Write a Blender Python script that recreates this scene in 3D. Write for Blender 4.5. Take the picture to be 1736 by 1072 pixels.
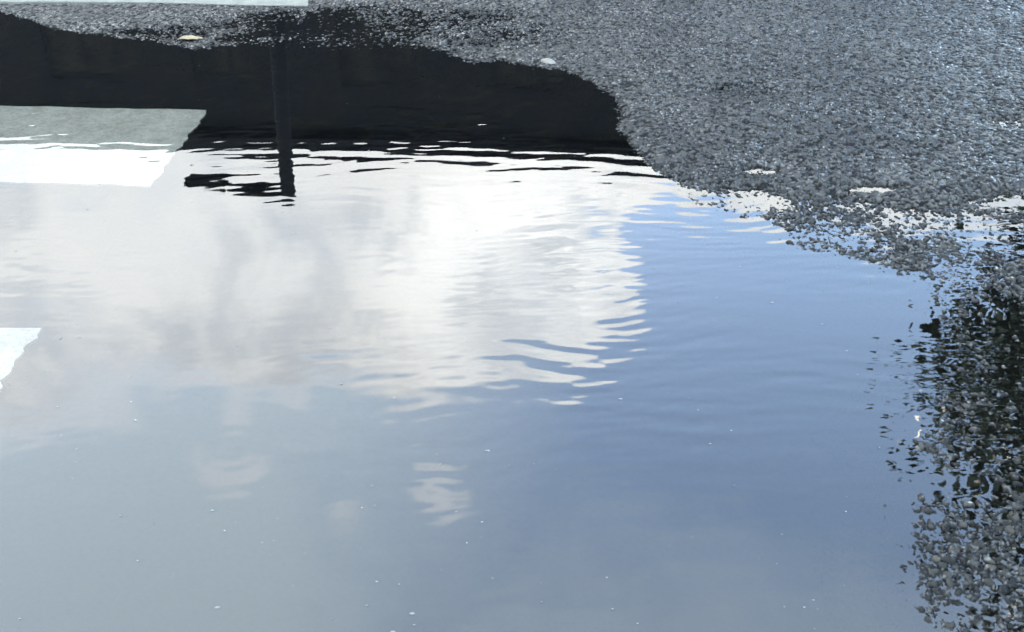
import bpy, bmesh, math, random
import numpy as np
R = math.radians
sc = bpy.context.scene
for o in list(bpy.data.objects):
    bpy.data.objects.remove(o)
rng = np.random.default_rng(7)
random.seed(7)

# ------------------------------------------------------------------ camera
F = 1700.0; W, H = 1736, 1072                 # focal length in photo pixels
CAMH = 0.85
PITCH = math.atan(1136 / F)                   # camera looks this far below the horizon
cam_d = bpy.data.cameras.new('camera')
cam_d.sensor_width = 36; cam_d.lens = 36 * F / W
cam_d.clip_start = 0.02; cam_d.clip_end = 2000
cam = bpy.data.objects.new('camera', cam_d)
sc.collection.objects.link(cam)
cam.location = (0, 0, CAMH); cam.rotation_euler = (math.pi / 2 - PITCH, 0, 0)
sc.camera = cam
CP, SP = math.cos(PITCH), math.sin(PITCH)

def ray(px, py):
    u = (px - W / 2) / F; v = -(py - H / 2) / F
    return (u, CP + v * SP, -SP + v * CP)
def ground(px, py, z=0.0):                    # photo pixel -> point on the road (or at height z)
    d = ray(px, py); t = (CAMH - z) / -d[2]
    return (d[0] * t, d[1] * t)
def mirrored(px, py):                         # photo pixel -> direction seen in a level mirror
    d = ray(px, py); n = math.sqrt(sum(a * a for a in d))
    return (d[0] / n, d[1] / n, -d[2] / n)

# ------------------------------------------------------------------ view, sky, sun
vs = sc.view_settings
vs.view_transform = 'Standard'; vs.look = 'None'; vs.gamma = 1; vs.use_curve_mapping = False
vs.exposure = 3.75
SUN_EL, SUN_AZ = R(17), R(-12)                # low sun ahead, hidden behind the building
SKY = 0.112

world = bpy.data.worlds.new('World'); sc.world = world
world.use_nodes = True
nt = world.node_tree; N = nt.nodes; L = nt.links
N.clear()
def nd(tree, typ, **kw):
    n = tree.nodes.new(typ)
    for k, v in kw.items(): setattr(n, k, v)
    return n
def setin(tree, node, idx, v):
    if isinstance(v, bpy.types.NodeSocket): tree.links.new(v, node.inputs[idx])
    else: node.inputs[idx].default_value = v
def math_(tree, op, a, b=0.0, c=None, clamp=False):
    n = nd(tree, 'ShaderNodeMath', operation=op, use_clamp=clamp)
    setin(tree, n, 0, a); setin(tree, n, 1, b)
    if c is not None: setin(tree, n, 2, c)
    return n.outputs[0]
def mapr(tree, v, a, b, c=0.0, d=1.0, smooth=True):
    n = nd(tree, 'ShaderNodeMapRange', interpolation_type='SMOOTHSTEP' if smooth else 'LINEAR')
    for i, x in enumerate((v, a, b, c, d)): setin(tree, n, i, x)
    return n.outputs[0]
def mixc(tree, f, a, b):
    n = nd(tree, 'ShaderNodeMix', data_type='RGBA')
    setin(tree, n, 0, f); setin(tree, n, 6, a); setin(tree, n, 7, b)
    return n.outputs[2]
def noise(tree, vec, scale, detail=4, rough=0.55, dist=0.0):
    n = nd(tree, 'ShaderNodeTexNoise')
    if vec is not None: tree.links.new(vec, n.inputs['Vector'])
    n.inputs['Scale'].default_value = scale; n.inputs['Detail'].default_value = detail
    n.inputs['Roughness'].default_value = rough; n.inputs['Distortion'].default_value = dist
    return n.outputs[0]

sky = nd(nt, 'ShaderNodeTexSky', sky_type='NISHITA', sun_disc=False)
sky.sun_elevation = SUN_EL; sky.sun_rotation = SUN_AZ
sky.air_density = 1.0; sky.dust_density = 0.3; sky.ozone_density = 3.0
tc = nd(nt, 'ShaderNodeTexCoord')
dirv = tc.outputs['Generated']
nrm = nd(nt, 'ShaderNodeVectorMath', operation='NORMALIZE'); L.new(dirv, nrm.inputs[0]); dirv = nrm.outputs[0]
mp = nd(nt, 'ShaderNodeMapping'); L.new(dirv, mp.inputs[0]); mp.inputs['Scale'].default_value = (1, 1, 1.35)
fb1 = noise(nt, mp.outputs[0], 3.4, 9, 0.58, 0.25)
fb2 = noise(nt, mp.outputs[0], 9.0, 6, 0.6, 0.1)
fbs = math_(nt, 'ADD', math_(nt, 'MULTIPLY', math_(nt, 'SUBTRACT', fb1, 0.5), 1.7),
            math_(nt, 'MULTIPLY', math_(nt, 'SUBTRACT', fb2, 0.5), 0.7))
# cloud banks: (mirrored pixel, angular radius in degrees, weight)
BANKS = [((700, 380), 9, .75), ((930, 470), 5.2, .8), ((1000, 530), 3.2, .6), ((1040, 470), 3.0, .6), ((780, 540), 6, .65), ((560, 430), 9, .6),
         ((250, 380), 11, .65), ((60, 420), 10, .6), ((480, 590), 4.5, .4), ((1020, 275), 3.0, .5), ((1060, 302), 2.0, .9), ((1140, 315), 2.0, 1.0), ((1215, 334), 1.7, .9), ((1290, 352), 1.5, .8),
         ((1420, 275), 5, .8), ((1260, 315), 3.2, .6), ((1600, 270), 5, .6), ((390, 765), 2.2, .56), ((770, 795), 2.4, .46), ((560, 850), 2.0, .28), ((1080, 980), 2.5, .35), ((700, 990), 6, .3),
         ((600, 200), 9, .5), ((200, 220), 9, .5), ((1000, 190), 6, .5),
         ((1250, 560), 6.5, -.75), ((1400, 600), 8, -.75), ((1200, 450), 4.5, -.55), ((1150, 780), 8, -.55), ((1400, 850), 10, -.5),
         ((830, 705), 4, -.45), ((720, 715), 2.5, -.3), ((600, 720), 3.5, -.35), ((960, 340), 2.4, -.75), ((1070, 385), 2.6, -.7), ((1170, 410), 3.0, -.6), ((590, 600), 2.6, -.75), ((430, 560), 2.0, -.35), ((640, 545), 1.6, -.3), ((230, 700), 5, -.35), ((400, 700), 2.4, -.6), ((500, 700), 2.4, -.4), ((300, 640), 2.2, -.3), ((1090, 500), 2.0, .5), ((1075, 430), 1.8, .4)]
acc = None
for (px, rad, w) in BANKS:
    d = mirrored(*px)
    dp = nd(nt, 'ShaderNodeVectorMath', operation='DOT_PRODUCT')
    L.new(dirv, dp.inputs[0]); dp.inputs[1].default_value = d
    m = mapr(nt, dp.outputs['Value'], math.cos(R(rad * 1.45)), math.cos(R(rad * .25)), 0, w)
    acc = m if acc is None else math_(nt, 'ADD', acc, m)
acc = math_(nt, 'MINIMUM', acc, 0.95)
fb3 = noise(nt, mp.outputs[0], 26.0, 5, 0.6, 0.2)
fbs = math_(nt, 'ADD', fbs, math_(nt, 'MULTIPLY', math_(nt, 'SUBTRACT', fb3, 0.5), 0.4))
dens = math_(nt, 'ADD', math_(nt, 'SUBTRACT', acc, 0.22), fbs)
cover = mapr(nt, dens, -0.03, 0.30)
thick = mapr(nt, dens, 0.12, 0.85)
# thin high veil, heavier to the left and overhead
veil_n = noise(nt, mp.outputs[0], 2.2, 5, 0.55)
sepv = nd(nt, 'ShaderNodeSeparateXYZ'); L.new(dirv, sepv.inputs[0])
veil = math_(nt, 'MULTIPLY', mapr(nt, sepv.outputs[0], 0.24, -0.26), mapr(nt, veil_n, 0.05, 0.5))
veil2 = mapr(nt, math_(nt, 'ADD', sepv.outputs[2], math_(nt, 'MULTIPLY', veil_n, 0.3)), 0.72, 1.02, 0, 0.8)
veil = math_(nt, 'MAXIMUM', math_(nt, 'MAXIMUM', math_(nt, 'MULTIPLY', veil, 0.9), veil2), 0.22)
tx_n = noise(nt, mp.outputs[0], 7.5, 8, .62, .5)
# the brightest, sun-facing billow of the bank
cdp = nd(nt, 'ShaderNodeVectorMath', operation='DOT_PRODUCT'); L.new(dirv, cdp.inputs[0]); cdp.inputs[1].default_value = mirrored(900, 500)
core = mapr(nt, cdp.outputs['Value'], math.cos(R(11)), math.cos(R(2)))
K = 1.0 / SKY
def lv(r, g, b): return (r * K, g * K, b * K, 1)
skyc = nd(nt, 'ShaderNodeMix', data_type='RGBA', blend_type='MULTIPLY'); skyc.inputs[0].default_value = 1
L.new(sky.outputs[0], skyc.inputs[6]); skyc.inputs[7].default_value = (1, 1, 1, 1)
c1 = mixc(nt, veil, skyc.outputs[2], lv(.44, .525, .58))
ccol = mixc(nt, thick, lv(.50, .555, .61), mixc(nt, mapr(nt, tx_n, .36, .60), lv(.44, .475, .505), mixc(nt, core, lv(.63, .645, .64), lv(.84, .85, .83))))
low = mapr(nt, sepv.outputs[2], .36, .53, .70, 1.0)                   # cloud seen low through more air is dimmer
cs = nd(nt, 'ShaderNodeVectorMath', operation='SCALE'); L.new(ccol, cs.inputs[0]); L.new(low, cs.inputs['Scale'])
c2 = mixc(nt, cover, c1, cs.outputs[0])
bg = nd(nt, 'ShaderNodeBackground'); bg.inputs['Strength'].default_value = SKY
L.new(c2, bg.inputs[0])
wo = nd(nt, 'ShaderNodeOutputWorld'); L.new(bg.outputs[0], wo.inputs[0])

sun_d = bpy.data.lights.new('sun', 'SUN'); sun_d.energy = 3.0; sun_d.angle = R(0.5); sun_d.color = (1, .93, .82)
sun = bpy.data.objects.new('sun', sun_d); sc.collection.objects.link(sun)
sun.rotation_euler = (math.pi / 2 - SUN_EL, 0, math.pi - SUN_AZ)

# ------------------------------------------------------------------ helpers
def link(o, parent=None):
    sc.collection.objects.link(o)
    if parent: o.parent = parent
    return o
def tag(o, label=None, cat=None, group=None, kind=None):
    for k, v in (('label', label), ('category', cat), ('group', group), ('kind', kind)):
        if v: o[k] = v
    return o
def empty(name, loc=(0, 0, 0), rz=0):
    o = bpy.data.objects.new(name, None); o.location = loc; o.rotation_euler = (0, 0, rz)
    o.empty_display_size = .2
    return link(o)
def mesh_obj(name, verts, faces, mat, parent=None, smooth=False):
    me = bpy.data.meshes.new(name); me.from_pydata(verts, [], faces); me.update()
    if smooth: me.polygons.foreach_set('use_smooth', [True] * len(me.polygons))
    me.materials.append(mat)
    return link(bpy.data.objects.new(name, me), parent)
def bm_obj(name, bm, mat, parent=None, smooth=False):
    me = bpy.data.meshes.new(name); bm.to_mesh(me); bm.free()
    if smooth: me.polygons.foreach_set('use_smooth', [True] * len(me.polygons))
    me.materials.append(mat)
    return link(bpy.data.objects.new(name, me), parent)
def box(bm, x0, x1, y0, y1, z0, z1, bevel=0):
    r = bmesh.ops.create_cube(bm, size=1)
    for v in r['verts']:
        v.co = ((x0 + x1) / 2 + v.co.x * (x1 - x0), (y0 + y1) / 2 + v.co.y * (y1 - y0), (z0 + z1) / 2 + v.co.z * (z1 - z0))
    if bevel:
        es = list({e for v in r['verts'] for e in v.link_edges})
        bmesh.ops.bevel(bm, geom=es, offset=bevel, segments=2, affect='EDGES')
def tube(bm, pts, radii, seg=14):
    rings = []
    for i, p in enumerate(pts):
        a = np.array(pts[max(i - 1, 0)], float); b = np.array(pts[min(i + 1, len(pts) - 1)], float)
        t = b - a; t /= np.linalg.norm(t)
        ref = np.array((0, 0, 1.0)) if abs(t[2]) < .9 else np.array((1.0, 0, 0))
        n1 = np.cross(t, ref); n1 /= np.linalg.norm(n1); n2 = np.cross(t, n1)
        rings.append([bm.verts.new(np.array(p) + radii[i] * (math.cos(2 * math.pi * k / seg) * n1 + math.sin(2 * math.pi * k / seg) * n2)) for k in range(seg)])
    for a, b in zip(rings, rings[1:]):
        for k in range(seg):
            bm.faces.new((a[k], a[(k + 1) % seg], b[(k + 1) % seg], b[k]))
    bm.faces.new(rings[0][::-1]); bm.faces.new(rings[-1])
    bmesh.ops.recalc_face_normals(bm, faces=bm.faces[:])

def mat(name, col, rough=.6, spec=.5):
    m = bpy.data.materials.new(name); m.use_nodes = True
    b = m.node_tree.nodes['Principled BSDF']
    b.inputs['Base Color'].default_value = (*col, 1); b.inputs['Roughness'].default_value = rough
    b.inputs['Specular IOR Level'].default_value = spec
    return m, m.node_tree, b
def noisy(name, c0, c1, scale, rough=.6, detail=5, bump=0, bscale=None, spec=.5):
    m, t, b = mat(name, c0, rough, spec)
    tcn = nd(t, 'ShaderNodeTexCoord')
    f = noise(t, tcn.outputs['Object'], scale, detail)
    t.links.new(mixc(t, mapr(t, f, .3, .7), (*c0, 1), (*c1, 1)), b.inputs['Base Color'])
    if bump:
        f2 = noise(t, tcn.outputs['Object'], bscale or scale * 4, 4)
        bn = nd(t, 'ShaderNodeBump'); bn.inputs['Strength'].default_value = bump; bn.inputs['Distance'].default_value = .01
        t.links.new(f2, bn.inputs['Height']); t.links.new(bn.outputs[0], b.inputs['Normal'])
    return m

# ------------------------------------------------------------------ materials
# wet asphalt: grey stones, dark bitumen; near-black below the water line
m_asph, t, b = mat('wet_asphalt', (.05, .05, .05), .32)
att = nd(t, 'ShaderNodeAttribute', attribute_name='stone')
geo = nd(t, 'ShaderNodeNewGeometry'); sp = nd(t, 'ShaderNodeSeparateXYZ'); t.links.new(geo.outputs['Position'], sp.inputs[0])
sepa = nd(t, 'ShaderNodeSeparateColor'); t.links.new(att.outputs['Color'], sepa.inputs[0])
tone = mixc(t, sepa.outputs[0], (.0036, .0035, .0034, 1), (.050, .0465, .041, 1))
tone = mixc(t, math_(t, 'MULTIPLY', sepa.outputs[2], .5), tone, (.06, .05, .038, 1))
gr = noise(t, geo.outputs['Position'], 420, 3)
tone = mixc(t, mapr(t, gr, .35, .7, 0, .45), tone, (.02, .02, .021, 1))
tone = mixc(t, sepa.outputs[1], (.005, .005, .0055, 1), tone)          # bitumen between stones
sub = mapr(t, sp.outputs[2], -.0012, .0004)
soak = mapr(t, sp.outputs[2], .0034, .0008)                            # stones at the waterline are soaked dark and glossy
tone = mixc(t, math_(t, 'MULTIPLY', soak, .72), tone, (.004, .0042, .0044, 1))
t.links.new(mixc(t, sub, (.0040, .0042, .0045, 1), tone), b.inputs['Base Color'])
rn = noise(t, geo.outputs['Position'], 60, 3)
t.links.new(mapr(t, rn, .3, .7, .36, .62), b.inputs['Roughness'])
gl_n = math_(t, 'ADD', noise(t, geo.outputs['Position'], 150, 2), math_(t, 'MULTIPLY', math_(t, 'SUBTRACT', noise(t, geo.outputs['Position'], 7, 3), .5), .28))                        # only some faces carry a glossy film
wet = mapr(t, sp.outputs[2], -.0004, .0003)                            # no gloss of its own where it lies in the water
t.links.new(math_(t, 'MULTIPLY', wet, math_(t, 'MULTIPLY', mapr(t, sepa.outputs[1], .1, .9, .02, .17), math_(t, 'SUBTRACT', 1.0, math_(t, 'MULTIPLY', soak, .5)))), b.inputs['Specular IOR Level'])  # specular lowered between stones, imitating occlusion in the gaps
t.links.new(math_(t, 'MULTIPLY', math_(t, 'MULTIPLY', wet, sepa.outputs[1]), mapr(t, gl_n, math_(t, 'SUBTRACT', .60, math_(t, 'MULTIPLY', soak, .11)), .65, .0, .9)), b.inputs['Coat Weight']); b.inputs['Coat Roughness'].default_value = .12
bn = nd(t, 'ShaderNodeBump'); bn.inputs['Strength'].default_value = .35; bn.inputs['Distance'].default_value = .0012
t.links.new(noise(t, geo.outputs['Position'], 330, 4), bn.inputs['Height']); t.links.new(bn.outputs[0], b.inputs['Normal'])

# the road sheet below and around the built stones
m_road, t, b = mat('asphalt_sheet', (.02, .02, .02), .4)
geo = nd(t, 'ShaderNodeNewGeometry'); sp = nd(t, 'ShaderNodeSeparateXYZ'); t.links.new(geo.outputs['Position'], sp.inputs[0])
vo = nd(t, 'ShaderNodeTexVoronoi'); t.links.new(geo.outputs['Position'], vo.inputs['Vector']); vo.inputs['Scale'].default_value = 75
tone = mixc(t, mapr(t, vo.outputs['Distance'], .1, .6), (.034, .032, .029, 1), (.006, .006, .006, 1))
sub = mapr(t, sp.outputs[2], -.003, .001)
br = mapr(t, noise(t, geo.outputs['Position'], 26, 5), .5, .72)
subc = mixc(t, br, (.0035, .0040, .0046, 1), (.0085, .0070, .0052, 1))
t.links.new(mixc(t, sub, subc, tone), b.inputs['Base Color'])
t.links.new(math_(t, 'MULTIPLY', sub, .14), b.inputs['Specular IOR Level']); b.inputs['Roughness'].default_value = .6
bn = nd(t, 'ShaderNodeBump'); bn.inputs['Strength'].default_value = .6; bn.inputs['Distance'].default_value = .004; bn.invert = True
t.links.new(vo.outputs['Distance'], bn.inputs['Height']); t.links.new(bn.outputs[0], b.inputs['Normal'])

# road paint, worn
def paint(name, k):
    m, t, b = mat(name, (.35, .35, .34), .8)
    geo = nd(t, 'ShaderNodeNewGeometry')
    f1 = noise(t, geo.outputs['Position'], 34, 7, .72); f2 = noise(t, geo.outputs['Position'], 150, 4, .7)
    pc = mixc(t, mapr(t, f1, .35, .75), tuple(c * k for c in (.31, .298, .262)) + (1,), tuple(c * k for c in (.20, .19, .16)) + (1,))
    pc = mixc(t, mapr(t, f2, .50, .72, 0, .75), pc, (.15, .145, .13, 1))
    t.links.new(pc, b.inputs['Base Color'])
    sp = nd(t, 'ShaderNodeSeparateXYZ'); t.links.new(geo.outputs['Position'], sp.inputs[0])
    t.links.new(mapr(t, sp.outputs[2], -.001, .0005, 0, .12), b.inputs['Specular IOR Level'])
    bn = nd(t, 'ShaderNodeBump'); bn.inputs['Strength'].default_value = .4; bn.inputs['Distance'].default_value = .002
    t.links.new(f2, bn.inputs['Height']); t.links.new(bn.outputs[0], b.inputs['Normal'])
    return m
m_paint = paint('road_paint', 1.0)
m_paint_dark = paint('dark_road_paint', .5)  # same paint in a darker tone, for the stripe above water

# still rain water: a thin clear layer, mirror by Fresnel, otherwise see-through
m_water = bpy.data.materials.new('puddle_water'); m_water.use_nodes = True
t = m_water.node_tree; t.nodes.clear()
fr = nd(t, 'ShaderNodeFresnel'); fr.inputs['IOR'].default_value = 1.7
gl = nd(t, 'ShaderNodeBsdfGlossy'); gl.inputs['Roughness'].default_value = .012
tr = nd(t, 'ShaderNodeBsdfTransparent'); tr.inputs[0].default_value = (.95, .96, .96, 1)
ms = nd(t, 'ShaderNodeMixShader'); om = nd(t, 'ShaderNodeOutputMaterial')
t.links.new(fr.outputs[0], ms.inputs[0]); t.links.new(tr.outputs[0], ms.inputs[1]); t.links.new(gl.outputs[0], ms.inputs[2])
t.links.new(ms.outputs[0], om.inputs[0])

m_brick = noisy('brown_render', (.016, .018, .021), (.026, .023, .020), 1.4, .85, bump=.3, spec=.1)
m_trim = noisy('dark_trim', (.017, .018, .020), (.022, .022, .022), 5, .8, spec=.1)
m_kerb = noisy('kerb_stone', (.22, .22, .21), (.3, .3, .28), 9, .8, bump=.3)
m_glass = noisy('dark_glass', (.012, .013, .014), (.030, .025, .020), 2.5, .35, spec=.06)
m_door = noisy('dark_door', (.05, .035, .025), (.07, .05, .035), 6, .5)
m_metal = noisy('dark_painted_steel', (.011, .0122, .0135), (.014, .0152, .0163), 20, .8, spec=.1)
m_pave = noisy('paving', (.20, .20, .19), (.28, .27, .25), 4, .8, bump=.3)
m_bark = noisy('bark', (.03, .026, .022), (.05, .042, .034), 14, .9, bump=.8)
m_leaf = noisy('foliage', (.030, .045, .016), (.065, .085, .03), 2.5, .55)
m_lamp, _, _ = mat('lamp_lens', (.06, .06, .058), .5, .2)

# ------------------------------------------------------------------ road surface heights
SHORE = [(-700, -20), (-300, 0), (0, 20), (50, 34), (110, 52), (170, 58), (240, 66), (290, 78), (340, 84), (400, 76), (470, 72), (560, 71),
         (660, 70), (720, 76), (760, 92), (800, 108), (850, 104), (900, 112), (950, 118), (1000, 138), (1040, 165), (1052, 196), (1046, 216),
         (1078, 262), (1110, 292), (1160, 318), (1240, 350), (1310, 374), (1345, 392), (1380, 418), (1440, 436), (1500, 456), (1574, 474),
         (1639, 470), (1654, 500), (1626, 560), (1646, 620), (1624, 670), (1594, 705), (1559, 735), (1539, 752), (1574, 775), (1614, 790),
         (1622, 850), (1604, 890), (1614, 930), (1580, 950), (1589, 1000), (1604, 1060), (1614, 1130), (1500, 1330), (868, 1420), (0, 1400), (-900, 1250)]
poly = np.array([ground(*p) for p in SHORE])
def sdf(X, Y):
    d2 = np.full(X.shape, 1e9); ins = np.zeros(X.shape, bool)
    n = len(poly)
    for i in range(n):
        ax, ay = poly[i]; bx, by = poly[(i + 1) % n]
        ex, ey = bx - ax, by - ay
        tt = np.clip(((X - ax) * ex + (Y - ay) * ey) / (ex * ex + ey * ey), 0, 1)
        d2 = np.minimum(d2, (X - ax - tt * ex) ** 2 + (Y - ay - tt * ey) ** 2)
        c = ((ay > Y) != (by > Y)) & (X < ex * (Y - ay) / (ey + 1e-12) + ax)
        ins ^= c
    return np.where(ins, -1, 1) * np.sqrt(d2)      # negative inside the puddle

def vnoise(X, Y, s, seed):                         # smooth value noise, about -1..1
    r = np.random.default_rng(seed); T = r.uniform(-1, 1, (256, 256))
    x = X / s + 1000.3; y = Y / s + 1000.7
    i = np.floor(x).astype(int); j = np.floor(y).astype(int)
    fx = x - i; fy = y - j; fx = fx * fx * (3 - 2 * fx); fy = fy * fy * (3 - 2 * fy)
    g = lambda a, b_: T[a % 256, b_ % 256]
    return (g(i, j) * (1 - fx) + g(i + 1, j) * fx) * (1 - fy) + (g(i, j + 1) * (1 - fx) + g(i + 1, j + 1) * fx) * fy

def blob(X, Y, px, py, rx, ry):                    # bump centred on a photo pixel, radii in metres
    gx, gy = ground(px, py)
    return np.exp(-(((X - gx) / rx) ** 2 + ((Y - gy) / ry) ** 2))

CGX = np.arange(-2.9, 2.9, .012); CGY = np.arange(.1, 4.3, .012)
def base_raw(X, Y):
    d = sdf(X, Y)
    hin = -.016 * (1 - np.exp(-np.maximum(-d, 0) / .10)) - .0022
    hout = .0065 * (1 - np.exp(-np.maximum(d, 0) / .05)) + .0012
    k = np.clip(d / .012 * .5 + .5, 0, 1); k = k * k * (3 - 2 * k)
    h = hin * (1 - k) + hout * k
    shallow = np.zeros(X.shape)
    # shallow margins where stones stand in a film of water: (pixel, radii, base height)
    for (px, py, rx, ry, z) in [(1690, 560, .10, .22, -.0012), (1700, 700, .10, .10, -.0008), (1695, 400, .09, .10, -.0009), (1720, 345, .08, .04, -.0014),
                                (1720, 790, .08, .05, -.0008), (1650, 960, .05, .10, .0000), (1700, 900, .09, .09, .0004), (1720, 1040, .10, .10, .0010), (1250, 342, .13, .05, -.0019), (1400, 405, .10, .05, -.0004),
                                (1440, 370, .14, .07, .0010), (1480, 322, .045, .014, -.0016), (1290, 292, .04, .02, -.0015), (1560, 385, .07, .05, .0006),
                                (640, 45, .40, .22, -.0008), (820, 50, .2, .14, .0008), (480, 45, .24, .13, -.0016), (300, 55, .2, .05, -.0002), (1715, 212, .06, .03, -.0004), (1250, 155, .10, .05, .0012),
                                (1628, 822, .035, .022, -.0042)]:
        w = blob(X, Y, px, py, rx, ry)
        w = np.clip(w * 1.5, 0, 1)
        h = h * (1 - w) + z * w
    lf = vnoise(X, Y, .11, 3) * .0008 + vnoise(X, Y, .045, 4) * .0010
    return h + lf
GX, GY = np.meshgrid(CGX, CGY)
BASE = base_raw(GX, GY)
def base(X, Y):                                    # bilinear lookup
    fx = np.clip((X - CGX[0]) / .012, 0, len(CGX) - 1.001); fy = np.clip((Y - CGY[0]) / .012, 0, len(CGY) - 1.001)
    i = fx.astype(int); j = fy.astype(int); fx = fx - i; fy = fy - j
    return (BASE[j, i] * (1 - fx) + BASE[j, i + 1] * fx) * (1 - fy) + (BASE[j + 1, i] * (1 - fx) + BASE[j + 1, i + 1] * fx) * fy

STRIPE_Z = (.006, -.0155, -.015)
STRIPES = [  # photo corners (far right, near right) and how far left they run
    dict(far=(560, -120), near=(521, 9), nearl=(0, 4), rag=.004),
    dict(far=(352, 187), near=(256, 315), nearl=(0, 308), rag=.010),
    dict(far=(70, 556), near=(-95, 780), nearl=(-200, 780), rag=.010)]
def in_stripe(X, Y, grow=0.0):
    m = np.zeros(X.shape, bool)
    for s, sz in zip(STRIPES, STRIPE_Z):
        fx, fy = ground(*s['far'], sz); nx, ny = ground(*s['near'], sz)
        tt = (Y - ny) / (fy - ny)
        m |= (tt > -grow / (fy - ny)) & (tt < 1 + grow / (fy - ny)) & (X < nx + (fx - nx) * tt + grow)
    return m

# stones: irregular cells, each with its own height, tilt and tone
def worley(X, Y, cell, seed, jit=.92):
    r = np.random.default_rng(seed); S = 512
    JX = r.uniform(.5 - jit / 2, .5 + jit / 2, (S, S)); JY = r.uniform(.5 - jit / 2, .5 + jit / 2, (S, S))
    WT = r.uniform(0, .22, (S, S))
    x = X / cell + 600; y = Y / cell + 600
    i = np.floor(x).astype(np.int32); j = np.floor(y).astype(np.int32)
    f1 = np.full(X.shape, 9.0); f2 = np.full(X.shape, 9.0)
    ci = np.zeros(X.shape, np.int32); ox = np.zeros(X.shape); oy = np.zeros(X.shape)
    for a in (-1, 0, 1):
        for b_ in (-1, 0, 1):
            ii = (i + a) % S; jj = (j + b_) % S
            dx = x - (i + a + JX[ii, jj]); dy = y - (j + b_ + JY[ii, jj])
            d = np.sqrt(dx * dx + dy * dy) - WT[ii, jj]
            m = d < f1
            f2 = np.where(m, f1, np.minimum(f2, d))
            ci = np.where(m, ii * S + jj, ci); ox = np.where(m, dx, ox); oy = np.where(m, dy, oy)
            f1 = np.where(m, d, f1)
    return f1, f2, ci, ox * cell, oy * cell

def aggregate(X, Y, B):
    wx = X + vnoise(X, Y, .007, 21) * .0018 + vnoise(X, Y, .0032, 25) * .0008
    wy = Y + vnoise(X, Y, .007, 22) * .0018 + vnoise(X, Y, .0032, 26) * .0008
    r = np.random.default_rng(9); n = 512 * 512
    q = r.normal(0, .26, (2, n))
    g1, g2, cj, px_, py_ = worley(wx, wy, .0047, 6)                # chips: facets of the big stones, and the grit between them
    facet = q[0][cj] * px_ + q[1][cj] * py_
    flat = np.clip((B - .0008) / .004, 0, 1)                       # worn flatter where the road stands dry
    out = []
    for c, seed, frac, hmax in ((.0112, 5, .52, .0038), (.0078, 15, .74, .0026)):
        f1, f2, ci, ox, oy = worley(wx, wy, c, seed)
        hh = r.uniform(0, 1, n) ** 1.2; tx = r.normal(0, .20, n); ty = r.normal(0, .20, n); tn = r.uniform(0, 1, n) ** 1.5
        wm = (r.uniform(0, 1, n) > .88) * r.uniform(.3, 1, n); have = r.uniform(0, 1, n) < frac; rot = r.uniform(0, 1, n)
        e = np.clip((f2 - f1 - .05) / .26, 0, 1) ** .7
        top = (hh[ci] * hmax - .0008) + (tx[ci] * ox + ty[ci] * oy) * (1 - .45 * flat) - 6.0 * (ox * ox + oy * oy) + facet * .8
        e = e * have[ci]
        out.append((e, top, tn[ci], wm[ci]))
    eg = np.clip((g2 - g1) / .3, 0, 1)
    grit = -.0030 + .0016 * eg + facet * .5
    e2, t2, n2, w2 = out[1]; e1, t1, n1, w1 = out[0]
    h = grit * (1 - e2) + t2 * e2
    h = h * (1 - e1) + np.maximum(t1, h * .3) * e1
    cap = .0012 + .0006 * vnoise(X, Y, .05, 24)                   # traffic-worn plane
    over = np.maximum(h - cap, 0); h = h - over * .55 * flat
    h += vnoise(X, Y, .0035, 23) * .0002
    h *= 1 - .22 * flat
    tone = np.where(e1 > .3, n1, np.where(e2 > .3, n2, .25 + .3 * q[0][cj]))
    st = np.clip(np.maximum(np.maximum(e1, e2) * 1.5 - .35, .30 * eg), 0, 1)
    big = .5 + .5 * vnoise(X, Y * .6, .16, 27) + .3 * vnoise(X, Y, .05, 28)
    big = big + .35 * vnoise(X, Y * .8, .42, 29)
    tone = np.clip(tone * np.clip(.38 + .8 * big, .15, 1.4), 0, 1)
    return h, tone, st, np.where(e1 > .3, w1, w2)

def grid_mesh(name, xs, ys, Z, mat_, keep=None, parent=None, smooth=True, col=None):
    X, Y = np.meshgrid(xs, ys); ny, nx = X.shape
    idx = np.arange(nx * ny).reshape(ny, nx)
    q = np.stack([idx[:-1, :-1], idx[:-1, 1:], idx[1:, 1:], idx[1:, :-1]], -1).reshape(-1, 4)
    co = np.stack([X, Y, Z], -1).reshape(-1, 3)
    if keep is not None:
        kf = (keep[:-1, :-1] | keep[:-1, 1:] | keep[1:, 1:] | keep[1:, :-1]).reshape(-1)
        q = q[kf]; used = np.zeros(nx * ny, bool); used[q.ravel()] = True
        re = np.cumsum(used) - 1; q = re[q]; co = co[used]
        if col is not None: col = col.reshape(-1, 4)[used]
    me = bpy.data.meshes.new(name)
    me.vertices.add(len(co)); me.vertices.foreach_set('co', co.astype(np.float32).ravel())
    me.loops.add(q.size); me.loops.foreach_set('vertex_index', q.astype(np.int32).ravel())
    me.polygons.add(len(q)); me.polygons.foreach_set('loop_start', np.arange(0, q.size, 4, dtype=np.int32))
    me.polygons.foreach_set('use_smooth', np.full(len(q), smooth))
    if col is not None:
        a = me.attributes.new('stone', 'FLOAT_COLOR', 'POINT'); a.data.foreach_set('color', col.astype(np.float32).ravel())
    me.update(calc_edges=True); me.validate()
    me.materials.append(mat_)
    return link(bpy.data.objects.new(name, me), parent)

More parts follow.
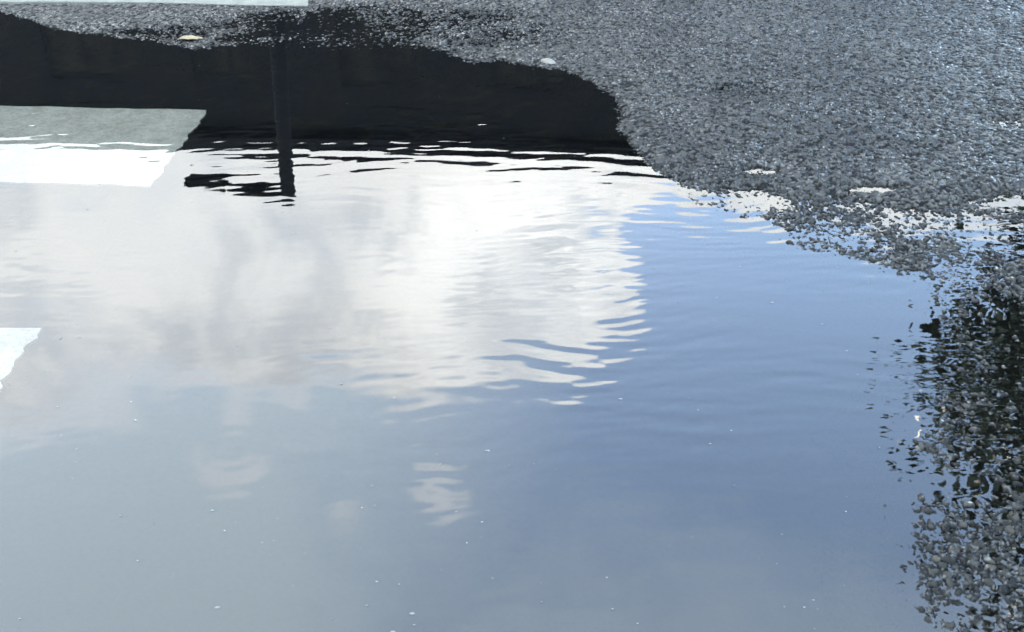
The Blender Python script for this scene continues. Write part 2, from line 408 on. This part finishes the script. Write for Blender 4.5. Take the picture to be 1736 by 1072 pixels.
# road sheet reaching the horizon
far = [14, 40, 120, 400]
xs = np.concatenate([[-a for a in far[::-1]], np.arange(-2.88, 2.88, .012), far])
ys = np.concatenate([[-400, -120, -40, -10, -2], np.arange(.12, 4.26, .012), [7.2]])
X, Y = np.meshgrid(xs, ys)
Zr = base(X, Y) - .0042
inner = (abs(X) < .35 + .62 * Y + .44) & (Y > .57) & (Y < 3.74)
Zr = np.where(inner & (base(X, Y) < -.0115), base(X, Y) - .001, Zr)
Zr = np.where(inner, Zr, base(X, Y) - .0005)
Zr = np.where((abs(X) > 2.87) | (Y > 4.2) | (Y < .1), .006, Zr)
road = tag(grid_mesh('road', xs, ys, Zr, m_road), kind='structure')
road['label'] = 'dark wet asphalt road around the puddle'

# the stones that can be made out near the camera
xs = np.concatenate([np.arange(-2.2, -1.4, .0040), np.arange(-1.4, .30, .0027), np.arange(.30, .95, .0016), np.arange(.95, 1.9, .0025), np.arange(1.9, 2.5, .004)])
ys = [.56]
while ys[-1] < 3.75: ys.append(ys[-1] + .0015 + .00075 * ys[-1])
ys = np.array(ys)
X, Y = np.meshgrid(xs, ys)
B = base(X, Y)
S, tn, st, wm = aggregate(X, Y, B)
under = in_stripe(X, Y, -.012)
col = np.stack([tn, st, wm, np.ones_like(tn)], -1)
half = .35 + .62 * Y                      # a little wider than what is seen
keep = (B > -.0125) & (~under) & (abs(X) < half + .45)
print('fine verts', keep.sum())
agg = grid_mesh('asphalt_aggregate', xs, ys, B + S, m_asph, keep=keep, parent=road, smooth=True, col=col)
agg['kind'] = 'stuff'

# ------------------------------------------------------------------ crosswalk stripes (parts of the road)
lab = ['pale worn stripe end at the far edge of the puddle', 'white stripe under water, grey where the building is mirrored', 'white stripe tip nearest the camera under water']
for s, lb, sz in zip(STRIPES, lab, STRIPE_Z):
    fx, fy = ground(*s['far'], sz); nx, ny = ground(*s['near'], sz); lx, ly = ground(*s['nearl'], sz)
    xl = -2.6; n = 60
    slope = (ny - ly) / (nx - lx) if abs(nx - lx) > .05 else 0
    NX, NY = 260, n
    verts, faces = [], []
    tops = np.zeros((NY + 1, NX + 1, 3))
    for j in range(NY + 1):
        tt = j / NY
        xe = nx + (fx - nx) * tt; 
        yy0 = ny + (fy - ny) * tt
        rag = s['rag'] * float(vnoise(np.array([yy0]), np.array([.3]), .02, 31)[0] + .5 * vnoise(np.array([yy0]), np.array([.3]), .007, 32)[0])
        xe += rag * .6
        for i in range(NX + 1):
            uu = 1 - (1 - i / NX) ** 1.0
            x = xl + (xe - xl) * uu
            y = yy0 + slope * (x - nx)
            if j == 0: y += .0018 * float(vnoise(np.array([x]), np.array([.1]), .03, 33)[0])
            if j == NY: y += .0018 * float(vnoise(np.array([x]), np.array([.1]), .03, 34)[0])
            tops[j, i] = (x, y, 0)
    bz = np.maximum(base(tops[..., 0], tops[..., 1]), -.05)
    tops[..., 2] = bz + .0022
    v = tops.reshape(-1, 3); nv = len(v)
    low = v.copy(); low[:, 2] -= .009
    allv = np.concatenate([v, low])
    idx = np.arange(nv).reshape(NY + 1, NX + 1)
    q = [tuple(int(k) for k in (idx[j, i], idx[j, i + 1], idx[j + 1, i + 1], idx[j + 1, i])) for j in range(NY) for i in range(NX)]
    rim = [idx[0, i] for i in range(NX)] + [idx[j, NX] for j in range(NY)] + [idx[NY, i] for i in range(NX, 0, -1)] + [idx[j, 0] for j in range(NY, 0, -1)]
    for a, b_ in zip(rim, rim[1:] + rim[:1]):
        q.append((int(b_), int(a), int(a) + nv, int(b_) + nv))
    o = mesh_obj('crosswalk_stripe', allv.tolist(), q, m_paint_dark if sz > 0 else m_paint, road, smooth=False)
    o['label'] = lb

# ------------------------------------------------------------------ water
xs = np.arange(-2.4, 2.1, .008); ys = np.arange(.22, 3.5, .004)
X, Y = np.meshgrid(xs, ys)
Zw = np.zeros_like(X)
r = np.random.default_rng(12)
wpx = X + vnoise(X, Y, .16, 41) * .035; wpy = Y + vnoise(X, Y, .22, 42) * .028
for k in range(64):                                   # short ripples, crests mostly across the view
    lam = .016 + .05 * r.uniform() ** 1.5; th = r.normal(math.pi / 2, R(20) if lam < .034 else R(8)); ph = r.uniform(0, 6.28)
    kk = 2 * math.pi / lam
    Zw += .0017 * lam / (2 * math.pi) * np.sin(kk * (wpx * math.cos(th) + wpy * math.sin(th)) + ph)
for k in range(10):                                   # longer, gentler swell
    lam = r.uniform(.14, .34); th = r.normal(math.pi / 2, R(25)); ph = r.uniform(0, 6.28)
    kk = 2 * math.pi / lam
    Zw += .0005 * lam / (2 * math.pi) * np.sin(kk * (wpx * math.cos(th) + wpy * math.sin(th)) + ph)
patch = np.clip(.55 + .75 * vnoise(X, Y * 2.2, .30, 43) + .3 * vnoise(X, Y * 2, .11, 44), .12, 1.5)
gx_, gy_ = ground(620, 600)
g2x, g2y = ground(1040, 480)
patch = patch + 1.0 * np.exp(-((X - g2x) / .16) ** 2 - ((Y - g2y) / .24) ** 2)
patch = patch * (.8 + .85 * np.exp(-((X - gx_) / .75) ** 2 - ((Y - gy_) / .26) ** 2)) * (.55 + .45 * np.clip((Y - .75) / .25, 0, 1))
Zw *= patch
for (px, py, amp, lam, rr) in [(735, 848, .0026, .022, .06), (770, 790, .0024, .024, .11), (395, 760, .0020, .024, .10), (390, 760, .0002, .05, .16)]:   # drip rings
    gx, gy = ground(px, py); d = np.hypot(X - gx, Y - gy)
    Zw += amp * lam / 2 * np.cos(2 * math.pi * d / lam) * np.exp(-(d / rr) ** 2)
# one long crest running along the far side
(ax_, ay_), (bx_, by_) = ground(430, 246), ground(1100, 283)
ln_ = math.hypot(bx_ - ax_, by_ - ay_); ex_, ey_ = (bx_ - ax_) / ln_, (by_ - ay_) / ln_
al = (X - ax_) * ex_ + (Y - ay_) * ey_; ac = -(X - ax_) * ey_ + (Y - ay_) * ex_ + .012 * vnoise(al, al * 0, .21, 46)
Zw += .0075 * .05 / 6.283 * np.cos(6.283 * ac / .05) * np.exp(-(ac / .05) ** 2) * np.clip(al / .15, 0, 1) * np.clip((ln_ + .1 - al) / .15, 0, 1)
bq = base(X, Y)
puddle = grid_mesh('puddle_water', xs, ys, Zw, m_water, keep=bq < .0045)
tag(puddle, kind='structure'); puddle['label'] = 'still rain puddle mirroring clouds and blue sky'

# ------------------------------------------------------------------ pavement and kerb on the far side
bm = bmesh.new(); box(bm, -60, 60, 7.45, 60, -.3, .13)
tag(bm_obj('pavement', bm, m_pave), kind='structure')['label'] = 'paved footway on the far side of the road'
bm = bmesh.new(); box(bm, -60, 60, 7.28, 7.448, -.3, .14, .015)
tag(bm_obj('kerb', bm, m_kerb), kind='structure')['label'] = 'stone kerb on the far side of the road'

# ------------------------------------------------------------------ building seen mirrored in the puddle
RH = 6.6
def mir_at_h(px, py, hh):                             # where a mirrored point of known height stands
    d = mirrored(px, py); t0 = (hh + CAMH) / d[2]
    return d[0] * t0, d[1] * t0
ax, ay = mir_at_h(100, 241, RH); bx, by = mir_at_h(1080, 274, RH)
ang = math.atan2(by - ay, bx - ax)
print('building', ax, ay, bx, by, math.degrees(ang))
bld = tag(empty('terrace_building', (ax, ay, .13), ang), 'long dark flat-roofed building mirrored upside down in the puddle', 'building')
x0, x1, dep, top = -11.0, 15.5, 8.0, RH - .13
def wall_with_holes(bm, x0, x1, z0, z1, holes, y0, y1):
    xsx = sorted({x0, x1, *[h[0] for h in holes], *[h[1] for h in holes]}); zs = sorted({z0, z1, *[h[2] for h in holes], *[h[3] for h in holes]})
    for a, b_ in zip(xsx, xsx[1:]):
        for c, d in zip(zs, zs[1:]):
            if any(h[0] <= a and b_ <= h[1] and h[2] <= c and d <= h[3] for h in holes): continue
            box(bm, a, b_, y0, y1, c, d)
    bmesh.ops.remove_doubles(bm, verts=bm.verts[:], dist=1e-4)
    seen = {}
    for f in bm.faces[:]:
        k = tuple(round(v, 3) for v in f.calc_center_median())
        seen.setdefault(k, []).append(f)
    bmesh.ops.delete(bm, geom=[f for v in seen.values() if len(v) > 1 for f in v], context='FACES')
wins, doors = [], []
for i in range(10):
    wx = x0 + 1.0 + i * 2.55
    wins.append((wx, wx + 1.3, 3.75, 5.25))
    (doors if i in (3, 7) else wins).append((wx, wx + 1.3, 0.0 if i in (3, 7) else .95, 2.4))
bm = bmesh.new(); wall_with_holes(bm, x0, x1, 0, top - .35, wins + doors, 0, .3)
box(bm, x0, x0 + .3, .3, dep, 0, top - .35); box(bm, x1 - .3, x1, .3, dep, 0, top - .35); box(bm, x0 + .3, x1 - .3, dep - .3, dep, 0, top - .35)
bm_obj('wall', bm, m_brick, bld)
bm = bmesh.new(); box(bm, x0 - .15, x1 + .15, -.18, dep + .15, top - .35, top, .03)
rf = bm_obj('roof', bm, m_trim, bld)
for (a, b_, c, d) in wins:
    bm = bmesh.new()
    box(bm, a, b_, .02, .10, c, c + .07); box(bm, a, b_, .02, .10, d - .07, d)
    box(bm, a, a + .07, .021, .099, c + .07, d - .07); box(bm, b_ - .07, b_, .021, .099, c + .07, d - .07)
    box(bm, (a + b_) / 2 - .03, (a + b_) / 2 + .03, .022, .098, c + .07, d - .07)
    w = bm_obj('window', bm, m_trim, bld)
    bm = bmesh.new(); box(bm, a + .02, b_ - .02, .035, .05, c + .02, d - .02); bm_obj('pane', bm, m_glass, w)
    bm = bmesh.new(); box(bm, a - .04, b_ + .04, -.03, .018, c - .06, c - .002, .01); bm_obj('sill', bm, m_trim, w)
for (a, b_, c, d) in doors:
    bm = bmesh.new(); box(bm, a + .003, b_ - .003, .12, .17, c, d - .003); dr = bm_obj('door', bm, m_door, bld)
    bm = bmesh.new(); box(bm, b_ - .2, b_ - .14, .05, .118, 1.0, 1.16, .01); bm_obj('handle', bm, m_metal, dr)

# ------------------------------------------------------------------ street lamp in front of it, arm to the left
LH = 5.0
lx, ly = mir_at_h(488, 338, LH)
LT = R(3.5)
lamp = tag(empty('street_lamp', (lx + math.sin(LT) * LH, ly, .13)), 'dark street lamp with one side arm, mirrored above the roofline', 'street lamp')
lamp.rotation_euler = (0, -LT, 0)
pw = .095
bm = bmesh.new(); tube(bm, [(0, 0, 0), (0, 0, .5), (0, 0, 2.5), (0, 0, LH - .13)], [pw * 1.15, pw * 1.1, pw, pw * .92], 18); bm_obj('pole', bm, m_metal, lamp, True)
bm = bmesh.new(); tube(bm, [(0, 0, 0), (0, 0, .05), (0, 0, .35), (0, 0, .4)], [.2, .2, .15, .13], 18); bm_obj('base', bm, m_metal, lamp)
bm = bmesh.new(); tube(bm, [(0.02, 0, LH - .19), (-.5, 0, LH - .23), (-.75, 0, LH - .26)], [.07, .062, .055], 12); bm_obj('arm', bm, m_metal, lamp, True)
bm = bmesh.new(); box(bm, -1.28, -.72, -.14, .14, LH - .36, LH - .22, .05); hd = bm_obj('lamp_head', bm, m_metal, lamp)
bm = bmesh.new(); box(bm, -1.22, -.8, -.1, .1, LH - .372, LH - .362); bm_obj('lens', bm, m_lamp, hd)
bm = bmesh.new(); tube(bm, [(0, 0, LH - .13), (0, 0, LH - .1)], [pw * 1.0, pw * .6], 18); bm_obj('cap', bm, m_metal, lamp)

# ------------------------------------------------------------------ tree on the right, mirrored between the stones
def tree(loc, crown_c, crown_r, label, seed):
    r = np.random.default_rng(seed)
    T = tag(empty('street_tree', loc), label, 'tree')
    bm = bmesh.new()
    tube(bm, [(0, 0, -.05), (.05, 0, .5), (.02, .05, 1.6), (-.05, 0, 3.0), (0, 0, 4.4)], [.24, .19, .16, .12, .05], 12)
    for k in range(9):
        a = k * 2.4; z = 1.8 + .28 * k; ln = 1.5 - .07 * k
        tube(bm, [(0, 0, z), (math.cos(a) * ln * .5, math.sin(a) * ln * .5, z + .45), (math.cos(a) * ln, math.sin(a) * ln, z + 1.1)], [.07, .045, .015], 6)
    bm_obj('trunk', bm, m_bark, T, True)
    n = 56000
    cl = r.normal(0, 1, (150, 3)); cl /= np.linalg.norm(cl, axis=1)[:, None]; cl *= r.uniform(.3, .97, (150, 1)) ** .45
    c = cl[r.integers(0, 150, n)] + r.normal(0, .085, (n, 3))
    P = np.array(crown_c) + c * np.array(crown_r)
    d = r.normal(0, 1, (n, 3)); d[:, 2] *= .6; d /= np.linalg.norm(d, axis=1)[:, None]
    s = np.cross(d, r.normal(0, 1, (n, 3))); s /= np.linalg.norm(s, axis=1)[:, None]
    ln = r.uniform(.05, .10, (n, 1)); wd = ln * .35
    V = np.stack([P, P + d * ln * .5 + s * wd, P + d * ln, P + d * ln * .5 - s * wd], 1).reshape(-1, 3)
    Fc = np.arange(n * 4).reshape(n, 4)
    mesh_obj('crown', V.tolist(), Fc.tolist(), m_leaf, T)
    return T
ta, td = R(53.4), 6.4
tree((math.sin(ta) * td, math.cos(ta) * td, 0), (0, 0, 3.1), (2.7, 2.7, 3.9), 'dense dark tree mirrored between the stones on the right', 4)

# ------------------------------------------------------------------ small things
m_dry = noisy('dry_leaf', (.16, .115, .065), (.22, .17, .11), 60, .6, spec=.2)
m_peb = noisy('pale_stone', (.11, .095, .08), (.17, .15, .13), 90, .6, bump=.4)
def leaf(name, px, py, ln, wd, rot, z, label, m, curl=.004):
    gx, gy = ground(px, py)
    nU, nV = 16, 8; verts, faces = [], []
    for i in range(nU + 1):
        u = i / nU; hw = wd / 2 * math.sin(math.pi * u ** .8) ** .8
        for j in range(nV + 1):
            v = j / nV * 2 - 1
            verts.append(((u - .5) * ln, v * hw, curl * (v * v + .8 * math.sin(3 * u + 1)) + .0006 * math.sin(19 * u + 4 * abs(v))))
    for i in range(nU):
        for j in range(nV):
            a = i * (nV + 1) + j; faces.append((a, a + 1, a + nV + 2, a + nV + 1))
    o = mesh_obj(name, verts, faces, m, None, True)
    sm = o.modifiers.new('thick', 'SOLIDIFY'); sm.thickness = .0006
    o.location = (gx, gy, z); o.rotation_euler = (0, 0, rot)
    return tag(o, label, 'leaf')
leaf('dry_leaf', 325, 68, .062, .03, .25, .001, 'tan dry leaf stuck at the far edge of the puddle', m_dry)
def pebble(px, py, a, b_, c, rot, label):
    gx, gy = ground(px, py)
    bm = bmesh.new(); bmesh.ops.create_icosphere(bm, subdivisions=3, radius=1)
    rr = np.random.default_rng(int(px))
    pl = rr.normal(0, 1, (9, 3)); pl /= np.linalg.norm(pl, axis=1)[:, None]; pd = rr.uniform(.6, .9, 9)
    for v in bm.verts:
        p = np.array(v.co)
        for q_, d_ in zip(pl, pd):
            s_ = p @ q_
            if s_ > d_: p = p - q_ * (s_ - d_) * .9
        v.co = p * np.array((a, b_, c))
    o = bm_obj('pebble', bm, m_peb, None, True); o.location = (gx, gy, .002); o.rotation_euler = (0, .1, rot)
    return tag(o, label, 'pebble')
pebble(930, 108, .021, .013, .010, -.3, 'pale beige pebble standing at the far tip of the shore')

# floating specks of dust and foam
m_speck, _, _ = mat('speck', (.11, .11, .105), .7)
r = np.random.default_rng(77)
verts, faces = [], []
for k in range(260):
    px, py = r.uniform(0, 1620), 80 + 1000 * r.uniform(0, 1) ** .8
    gx, gy = ground(px, py)
    if float(base(np.array([gx]), np.array([gy]))[0]) > -.006: continue
    s_ = .0005 + .0014 * r.uniform() ** 4; n = 6; a0 = r.uniform(0, 6); st_ = r.uniform(1, 2.4)
    i0 = len(verts)
    for q_ in range(n):
        a = a0 + q_ * 2 * math.pi / n
        rr = s_ * r.uniform(.6, 1.2)
        verts.append((gx + math.cos(a) * rr * st_, gy + math.sin(a) * rr, .0004))
    verts.append((gx, gy, .0004 + s_ * .5))
    for q_ in range(n): faces.append((i0 + q_, i0 + (q_ + 1) % n, i0 + n))
o = mesh_obj('floating_specks', verts, faces, m_speck)
tag(o, 'tiny pale specks floating all over the puddle', 'debris', kind='stuff')
